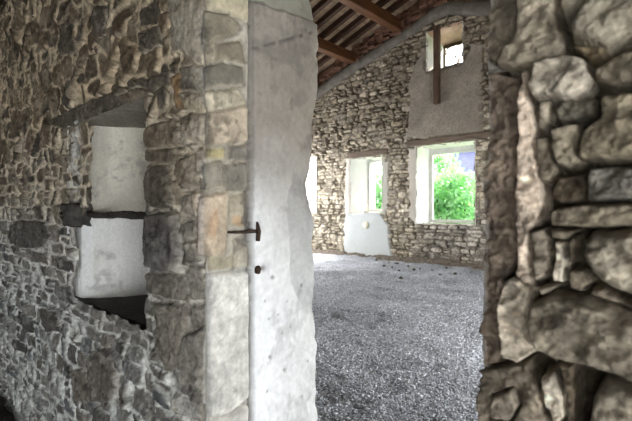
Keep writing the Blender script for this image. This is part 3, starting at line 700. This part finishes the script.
for u_ in us:
    zc = np.interp(u_, bu, bz); tt = np.interp(u_, bu, bt)
    for k in range(nn):
        q = math.pi * 2 * k / nn
        p = Vector((-u_, FY + .02 - .15 * math.copysign(abs(math.cos(q)) ** .7, math.cos(q)), EYE + zc + tt * math.copysign(abs(math.sin(q)) ** .8, math.sin(q))))
        w = .018; p += Vector([w * mnoise.noise(p * 2.5 + Vector((0, s_ * 7, 3))) for s_ in range(3)]); g.v.append(p)
for i in range(len(us) - 1):
    for k in range(nn): g.f.append([i * nn + k, (i + 1) * nn + k, (i + 1) * nn + (k + 1) % nn, i * nn + (k + 1) % nn])
tag(g.build('trim_1', M_CONC, None, True), kind='structure')
# small round patch on the plaster under the narrow window
x, z = on_y(366, 225, FY - .03)
m = MB().tube([(x, FY - .022, z), (x, FY - .050, z)], [.10, .085], 20)
m.tube([(x + .015, FY - .050, z - .03), (x + .015, FY - .056, z - .03)], .028, 10)
tag(m.build('wall_cap', solid('yellowed_plastic', (.62, .58, .44), (.72, .68, .54), .6, 9), None, True), 'round yellowish cap on the white plaster below the narrow window', 'cap')

# ------------------------------------------------------------------ roof
ROOF0 = EYE + 4.66 + .36
def roofz(u): return ROOF0 - .317 * abs(u - 4.4)
m = MB()
for (ua, ub) in ((4.4, 10.3), (4.4, -1.6)):
    n = len(m.v)
    for (u_, dz) in ((ua, 0), (ub, 0), (ub, .12), (ua, .12)):
        for y in (1.0, 9.9): m.v.append(Vector((-u_, y, roofz(u_) + dz)))
    m.f += [[n, n + 1, n + 3, n + 2], [n + 2, n + 3, n + 5, n + 4], [n + 4, n + 5, n + 7, n + 6], [n + 6, n + 7, n + 1, n], [n, n + 2, n + 4, n + 6], [n + 1, n + 7, n + 5, n + 3]]
tag(m.build('ceiling', M_BOARD), kind='structure')
raf = None
ys = np.arange(4.3, 8.7, .40)[::-1]
def rafter_mesh(ua, ub):
    w, hh = .055, .13; mm = MB()
    for u_ in (ua, ub):
        z = roofz(u_)
        for (dy, dz) in ((-w, -hh), (w, -hh), (w, .0), (-w, .0)): mm.v.append(Vector((-u_, dy, z + dz - .004)))
    mm.f += [[0, 1, 5, 4], [1, 2, 6, 5], [2, 3, 7, 6], [3, 0, 4, 7], [3, 2, 1, 0], [4, 5, 6, 7]]
    return mm
for (ua, ub, wh) in ((4.46, 10.0, 'left'), ):
    for i, y in enumerate(ys):
        if raf is None: raf = rafter_mesh(ua, ub).build('rafter', M_RAFT, bevel=.006); o = raf
        else: o = raf.copy(); COL.objects.link(o)
        o.location = (0, float(y), 0)
        nth = ['first', 'second', 'third', 'fourth', 'fifth', 'sixth', 'seventh', 'eighth', 'ninth', 'tenth', 'eleventh', 'twelfth'][i]
        tag(o, 'slim dark rafter under the roof boards, %s one out from the back wall' % nth, 'rafter', 'rafters of the timber roof')
for u_, lab in ((5.5, 'stained brown roof beam nearest the ridge, above the attic window side'), (6.88, 'stained brown roof beam, middle one of the slope'), (8.26, 'lowest roof beam, half hidden behind the plastered jamb'), (4.4, 'ridge beam at the top of the timber roof')):
    zt = roofz(u_) - .135 - (.03 if u_ > 4.5 else .0)
    tag(MB().box((-u_ - .11, 1.3, zt - .25), (-u_ + .11, FY - .02, zt), .006, (3, 60, 3), int(u_ * 10)).build('roof_beam', M_BEAM, None, False, .02), lab, 'beam', 'main beams of the timber roof')
# broken brick course between ring beam and roof
R = random.Random(8); u_ = 3.0; k = 0
m = MB()
while u_ < 9.8:
    w = R.uniform(.10, .24); zt = roofz(u_ + w / 2); zb = EYE + float(np.interp(u_ + w / 2, bu, bz)) + .06
    z = zb
    while z < zt - .03:
        hh = R.uniform(.06, .09); yy = FY - R.uniform(.02, .16)
        if R.random() > .06: m.box((-u_ - w + .012, yy, z), (-u_, FY + .2, min(z + hh - .010, zt)), .006, (2, 2, 1), k)
        z += hh; k += 1
    u_ += w
tag(m.build('trim_2', M_BRICK), kind='structure')

# ------------------------------------------------------------------ floor of the far room
def gravel_mat():
    m, N, L, b = nodes('crushed_gravel'); b.inputs['Roughness'].default_value = .95; b.inputs['Specular IOR Level'].default_value = .2
    tc = N.new('ShaderNodeTexCoord'); v = N.new('ShaderNodeTexVoronoi'); v.inputs['Scale'].default_value = 85; v.inputs['Randomness'].default_value = 1
    n = N.new('ShaderNodeTexNoise'); n.inputs['Scale'].default_value = 30; n.inputs['Detail'].default_value = 7; n.inputs['Roughness'].default_value = .75
    n2 = N.new('ShaderNodeTexNoise'); n2.inputs['Scale'].default_value = 1.1; n2.inputs['Detail'].default_value = 4
    for q in (v, n, n2): L.new(tc.outputs['Object'], q.inputs['Vector'])
    sp = N.new('ShaderNodeSeparateColor'); L.new(v.outputs['Color'], sp.inputs['Color'])
    r = N.new('ShaderNodeValToRGB'); r.color_ramp.elements[0].color = (.20, .215, .25, 1); r.color_ramp.elements[1].color = (.80, .83, .90, 1)
    r.color_ramp.elements[0].position = .1; L.new(sp.outputs['Red'], r.inputs['Fac'])
    r2 = N.new('ShaderNodeMapRange'); r2.inputs['From Min'].default_value = .3; r2.inputs['From Max'].default_value = .7; r2.inputs['To Min'].default_value = .72; r2.inputs['To Max'].default_value = 1.2
    L.new(n2.outputs['Fac'], r2.inputs['Value'])
    s = N.new('ShaderNodeVectorMath'); s.operation = 'SCALE'; L.new(r.outputs['Color'], s.inputs[0]); L.new(r2.outputs['Result'], s.inputs['Scale']); L.new(s.outputs['Vector'], b.inputs['Base Color'])
    ad = N.new('ShaderNodeMath'); ad.operation = 'SUBTRACT'; L.new(n.outputs['Fac'], ad.inputs[0]); L.new(v.outputs['Distance'], ad.inputs[1])
    bp = N.new('ShaderNodeBump'); bp.inputs['Strength'].default_value = 1.0; bp.inputs['Distance'].default_value = .035
    L.new(ad.outputs[0], bp.inputs['Height']); L.new(bp.outputs['Normal'], b.inputs['Normal'])
    return m
M_GRAVEL = gravel_mat()
def floor_h(X, Y):
    w = .045 * fbm(X * .8, Y * .8, 121, 3) + .035 * fbm(X * 2.6, Y * 2.6, 125, 5, .6) - .03 * sstep(.2, .45, fbm(X * 2.2 + 5, Y * 2.2, 129, 4))
    w = w - .05 * np.exp(-((Y - 4.02 - .42 * (X + 3.2)) / .04) ** 2) * (X > -3.7) * (X < -2.7)
    q = Y * 1.0 - X * .35
    w = w - .020 * np.exp(-((q - 6.15 - .06 * fbm(X, Y, 9)) / .05) ** 2) * sstep(.3, .6, vnoise(X * .7, Y * .7, 4))
    return w + .05 * sstep(8.2, 8.8, Y)
xs = np.arange(-10.0, 1.1, .03); ys = np.unique(np.concatenate([np.arange(1.2, 9.0, .03)])); X, Y = np.meshgrid(xs, ys)
fl = grid_mesh('floor', X, Y, floor_h(X, Y), np.ones(X.shape + (3,)) * .4, M_GRAVEL); tag(fl, kind='structure')
# loose chippings lying on it
rng = np.random.RandomState(5)
N_ = 34000
d_ = 1.9 + 6.5 * rng.rand(N_) ** 1.5; a_ = rng.uniform(-4, 178, N_) / FPX
gx = FW[0] * d_ + RT[0] * a_ * d_; gy = FW[1] * d_ + RT[1] * a_ * d_; ok = (gy > 1.35) & (gy < 8.6); gx, gy = gx[ok], gy[ok]; N_ = len(gx)
gz = floor_h(gx, gy); r = rng.uniform(.003, .0095, N_) * (1 + .6 * (rng.rand(N_) > .93))
base = np.array([(1, 0, 0), (0, 1, 0), (-1, 0, 0), (0, -1, 0), (0, 0, 1), (0, 0, -1)], float)
tri = np.array([(0, 1, 4), (1, 2, 4), (2, 3, 4), (3, 0, 4), (1, 0, 5), (2, 1, 5), (3, 2, 5), (0, 3, 5)])
an = rng.uniform(0, 6.28, N_); ca, sa = np.cos(an), np.sin(an)
V = base[None] * rng.uniform(.6, 1.3, (N_, 6, 1)) * r[:, None, None]
Vx = V[..., 0] * ca[:, None] - V[..., 1] * sa[:, None]; Vy = V[..., 0] * sa[:, None] + V[..., 1] * ca[:, None]
co = np.stack([Vx + gx[:, None], Vy + gy[:, None], V[..., 2] * .8 + gz[:, None] + r[:, None] * .35], -1).reshape(-1, 3)
fc = (tri[None] + (np.arange(N_) * 6)[:, None, None]).reshape(-1, 3)
gc = np.repeat((np.array([.39, .41, .46])[None] * (rng.uniform(.35, 1.9, N_)[:, None])), 6, 0)
me = bpy.data.meshes.new('gravel'); me.vertices.add(len(co)); me.vertices.foreach_set('co', co.ravel()); me.loops.add(fc.size); me.loops.foreach_set('vertex_index', fc.ravel().astype(np.int32))
me.polygons.add(len(fc)); me.polygons.foreach_set('loop_start', np.arange(0, fc.size, 3, dtype=np.int32)); me.polygons.foreach_set('loop_total', np.full(len(fc), 3, np.int32)); me.update()
at = me.color_attributes.new('Col', 'FLOAT_COLOR', 'POINT'); c4 = np.ones((len(co), 4)); c4[:, :3] = np.clip(gc, .02, .8); at.data.foreach_set('color', c4.ravel()); me.materials.append(M_NEAR)
o = bpy.data.objects.new('gravel', me); COL.objects.link(o); tag(o, 'loose grey stone chippings covering the floor of the far room', 'gravel', kind='stuff')

def lump(R, r, mat, name, loc, flat=.7):
    m = MB(); seed = R.uniform(0, 99); nl, na = 5, 8
    m.v.append(Vector((0, 0, -r * flat)))
    for i in range(1, nl):
        for k in range(na):
            t = math.pi * i / nl; q = 2 * math.pi * k / na; p = Vector((math.sin(t) * math.cos(q), math.sin(t) * math.sin(q), -math.cos(t)))
            w = 1 + .5 * mnoise.noise(p * 1.3 + Vector((seed, 0, 0))); m.v.append(Vector((p.x * r * w * 1.25, p.y * r * w, p.z * r * flat * w)))
    m.v.append(Vector((0, 0, r * flat)))
    for k in range(na):
        m.f.append([0, 1 + (k + 1) % na, 1 + k]); b = 1 + (nl - 2) * na; m.f.append([b + k, b + (k + 1) % na, len(m.v) - 1])
        for i in range(nl - 2): c = 1 + i * na; m.f.append([c + k, c + (k + 1) % na, c + na + (k + 1) % na, c + na + k])
    o = m.build(name, mat); o.location = loc; o.rotation_euler = (0, 0, R.uniform(0, 6)); return o
M_DEB = solid('dark_rubble', (.045, .04, .035), (.14, .125, .11), .9, 12)
R = random.Random(12)
for (a, b) in [(384, 266), (392, 268), (399, 271), (401, 277), (408, 266), (414, 270), (389, 263), (377, 261), (420, 268), (432, 270), (440, 274), (396, 263), (405, 262), (455, 274), (448, 268)]:
    x, y = on_z(a, b, 0.0); r_ = R.uniform(.02, .036)
    y = min(y, FY - .46)
    o = lump(R, r_, M_DEB, 'rubble_stone', (x, y, float(floor_h(np.array([x]), np.array([y]))[0]) + r_ * .55))
    tag(o, 'small dark lump of rubble on the gravel floor below the back wall', 'stone', 'dark rubble lumps before the back wall')
# earthy debris swept along the foot of the wall
g = MB(); us = np.arange(3.2, 9.6, .05); prof = [(0, .13), (.06, .11), (.14, .05), (.24, .015), (.34, -.03)]
for i, u_ in enumerate(us):
    kk = .75 + .8 * mnoise.noise(Vector((u_ * 1.7, 0, 0))); kk = max(.25, kk * (.45 if 6.2 < u_ < 7.1 else 1))
    for (dy, dz) in prof:
        x, y = -u_, FY - .035 - dy * (1 + .3 * mnoise.noise(Vector((u_ * 4, dy, 5))))
        g.v.append(Vector((x, y, float(floor_h(np.array([x]), np.array([min(y, 8.8)]))[0]) - .02 + max(dz, -.03) * kk + .02 * mnoise.noise(Vector((u_ * 14, dy * 20, 1))))))
for i in range(len(us) - 1):
    for k in range(4): n = i * 5 + k; g.f.append([n, n + 1, n + 6, n + 5])
o = g.build('wall_debris', solid('crumbled_earth', (.07, .058, .046), (.20, .17, .14), .95, 14, (1, 1, 1), .9, .02), None, True)
tag(o, 'dark crumbled earth and mortar heaped along the foot of the back wall', 'debris', kind='stuff')

# ------------------------------------------------------------------ rest of the two rooms (mostly out of the picture)
def wallbox(name, lo, hi, mat=M_DARKROOM): return tag(MB().box(lo, hi).build(name, mat), kind='structure')
# side walls of the far room, each with a wide opening added for its lamp
m = MB(); m.box((-10.4, 1.2, -.4), (-10.0, 5.3, 4.45)); m.box((-10.4, 8.9, -.4), (-10.0, 9.4, 4.45)); m.box((-10.4, 5.3, -.4), (-10.0, 8.9, .7)); m.box((-10.4, 5.3, 2.8), (-10.0, 8.9, 4.45))
tag(m.build('wall_west', M_DARKROOM), kind='structure')
m = MB(); m.box((1.1, 1.2, -.4), (1.5, 3.3, 4.45)); m.box((1.1, 5.9, -.4), (1.5, 9.4, 4.45)); m.box((1.1, 3.3, 2.3), (1.5, 5.9, 4.45))
tag(m.build('wall_east', M_DARKROOM), kind='structure')
m = MB(); m.box((-10.0, D + .05, 3.0), (1.5, D + T - .05, 6.3)); m.box((-10.0, D + .08, -.4), (-6.0, D + T - .02, 3.0)); tag(m.build('wall_upper', M_DARKROOM), kind='structure')
wallbox('near_wall_left_end', (-6.3, -3.2, -.5), (-6.0, D + .1, 3.0))
m = MB(); m.box((2.5, -3.2, -.5), (2.8, -1.45, 3.0)); m.box((2.5, .25, -.5), (2.8, D + .1, 3.0)); m.box((2.5, -1.45, 1.5), (2.8, .25, 3.0))  # unseen opening added for the lamp at this end
tag(m.build('near_wall_right_end', M_DARKROOM), kind='structure')
m = MB(); m.box((-6.0, -3.2, -.5), (-4.75, -2.9, 3.0)); m.box((-3.05, -3.2, -.5), (0.25, -2.9, 3.0)); m.box((-4.75, -3.2, .7), (-3.05, -2.9, 3.0)); m.box((1.55, -3.2, -.5), (2.5, -2.9, 3.0)); m.box((0.25, -3.2, 1.25), (1.55, -2.9, 3.0))  # unseen openings added and sized for the rear lamps
tag(m.build('wall_rear', M_DARKROOM), kind='structure')
wallbox('near_ceiling', (-6.0, -2.9, 2.95), (2.5, D + .02, 3.1), M_RAFT)
xs = np.arange(-6.0, 2.5, .04); ys = np.arange(-2.9, 1.3, .04); X, Y = np.meshgrid(xs, ys)
Zf = NEAR_FLOOR + .02 * fbm(X * 2, Y * 2, 141, 4)
nf = grid_mesh('near_floor', X, Y, Zf, np.ones(X.shape + (3,)) * np.array([.10, .095, .09]) * (1 + .4 * fbm(X * 5, Y * 5, 143, 4))[..., None], M_FINE); tag(nf, kind='structure')
def heap(name, n, pos, rr, mat, seed):
    R = random.Random(seed); v = []; f = []
    for i in range(n):
        o = lump(R, R.uniform(*rr), mat, 'tmp', (0, 0, 0)); x, y, zz, r_ = pos(R); q = R.uniform(0, 6); n0 = len(v)
        v += [(x + p.co.x * math.cos(q) - p.co.y * math.sin(q), y + p.co.x * math.sin(q) + p.co.y * math.cos(q), zz + p.co.z) for p in o.data.vertices]
        f += [[n0 + k for k in p.vertices] for p in o.data.polygons]; me_ = o.data; bpy.data.objects.remove(o); bpy.data.meshes.remove(me_)
    return link(name, v, f, mat, None, False)
def near_pos(R):
    a, b = R.uniform(-8, 50), R.uniform(400, 426); x, y = on_z(a, b, NEAR_FLOOR)
    if y > D - .12: y = D - R.uniform(.12, .3)
    return x, y, NEAR_FLOOR + R.uniform(.0, .06), 0
tag(heap('rubble_heap', 150, near_pos, (.015, .05), M_DEB, 4), 'dark broken stone rubble on the ground at the foot of the niche wall', 'rubble', kind='stuff')

# ------------------------------------------------------------------ outside
gr = MB().box((-60, 9.4, -.7), (40, 90, -.5)); tag(gr.build('outside_ground', M_GROUND), kind='structure')
def leaves(cx, cy, z0, rx, ry, h_, n, size, seed, mat, name, parent):
    rg = np.random.RandomState(seed); v = []; f = []
    while len(f) < n:
        p = rg.uniform(-1, 1, 3); rr = np.linalg.norm(p)
        if rr > 1 or rr < .45: continue
        k = .8 + .35 * mnoise.noise(Vector(p * 2.0) + Vector((seed, 0, 0)))
        c = np.array([cx + p[0] * rx * k, cy + p[1] * ry * k, z0 + h_ / 2 + p[2] * h_ / 2 * k])
        d = rg.normal(0, 1, 3); d[2] -= .6; d /= np.linalg.norm(d); e = np.cross(d, rg.normal(0, 1, 3)); e /= np.linalg.norm(e) + 1e-9
        L = size * rg.uniform(.6, 1.5); W = L * .26; q = np.cross(d, e) * L * .1; b = len(v)
        v += [c, c + d * L * .5 + e * W + q, c + d * L, c + d * L * .5 - e * W + q]; f.append([b, b + 1, b + 2, b + 3])
    return link(name, v, f, mat, parent, False)
def bush(x, y, rx, ry, h_, n, size, seed, mat, label, z0=-.5, cat='shrub', nm='garden_shrub'):
    t = empty(nm, (0, 0, 0)); tag(t, label, cat)
    leaves(x, y, z0 + h_ * .08, rx, ry, h_, n, size, seed, mat, 'foliage', t)
    R = random.Random(seed); m = MB()
    for k in range(6):
        a = R.uniform(0, 6.28); m.tube([(x + .05 * math.cos(a), y + .05 * math.sin(a), z0 - .05), (x + rx * .25 * math.cos(a), y + ry * .25 * math.sin(a), z0 + h_ * .4), (x + rx * .5 * math.cos(a), y + ry * .5 * math.sin(a), z0 + h_ * .8)], [.05, .035, .012], 6)
    m.build('stems', M_STEM, t, True)
def at_depth(px, py, Y): return on_y(px, py, Y)
x, _ = at_depth(452, 200, 11.6); bush(x, 11.6, 1.35, .8, 3.0, 7000, .12, 7, M_LEAF, 'bright green leafy shrub filling the view through the large window')
x, _ = at_depth(438, 170, 13.4); bush(x, 13.4, 1.1, .9, 4.3, 4200, .13, 9, M_LEAF, 'taller pale green shrub behind the left edge of the large window view')
x, _ = at_depth(379, 190, 12.2); bush(x, 12.2, .8, .8, 3.2, 3000, .13, 13, M_LEAF, 'green shrub glimpsed at the right edge of the narrow window')
x, z = at_depth(455, 52, 17.0); 
t = empty('garden_tree', (0, 0, 0)); tag(t, 'loose-leaved tree seen against the sky through the attic window', 'tree')
leaves(x + .2, 17, z - 1.6, 1.5, 1.3, 2.6, 200, .16, 15, M_STEM, 'foliage', t)
m = MB().tube([(x - 1.6, 17, -.6), (x - 1.3, 17, 4), (x + .2, 17, z - .3)], [.2, .15, .05], 8); m.tube([(x - 1.2, 17, 4.3), (x + .9, 17.2, z + .2)], [.07, .02], 6); m.tube([(x - 1.1, 17, 4.7), (x - .7, 16.8, z + .1)], [.07, .02], 6); m.build('trunk', M_STEM, t, True)
t = empty('garden_tree', (0, 0, 0)); tag(t, 'unseen leafy tree added to keep the sun off the large window', 'tree')  # tree added out of view to shade the large window
leaves(-2.3, 13.2, 5.4, 2.1, 1.8, 4.4, 3000, .34, 19, M_LEAF2, 'foliage', t)
m = MB().tube([(-2.2, 13.2, -.6), (-2.3, 13.3, 4), (-2.3, 13.2, 8)], [.25, .18, .05], 8); m.build('trunk', M_STEM, t, True)
# violet blue neighbouring building behind the shrubs
x0, zb = at_depth(452, 172, 19.0); x1, zt = at_depth(482, 138, 19.0)
t = empty('neighbouring_house', (0, 0, 0)); tag(t, 'violet-blue painted house behind the shrubs at the top right of the large window', 'house')
MB().box((x0, 19, -.6), (x1 + 2, 23, zt - .4)).build('wall', M_VIOLET, t)
m = MB(); m.v = [Vector(p) for p in [(x0 - .3, 18.7, zt - .45), (x1 + 2.3, 18.7, zt - .45), (x1 + 2.3, 21, zt + .3), (x0 - .3, 21, zt + .3), (x0 - .3, 23.3, zt - .45), (x1 + 2.3, 23.3, zt - .45)]]
m.f = [[0, 1, 2, 3], [3, 2, 5, 4], [0, 3, 4], [1, 5, 2], [0, 4, 5, 1]]; m.build('roof', M_VIOLET, t)
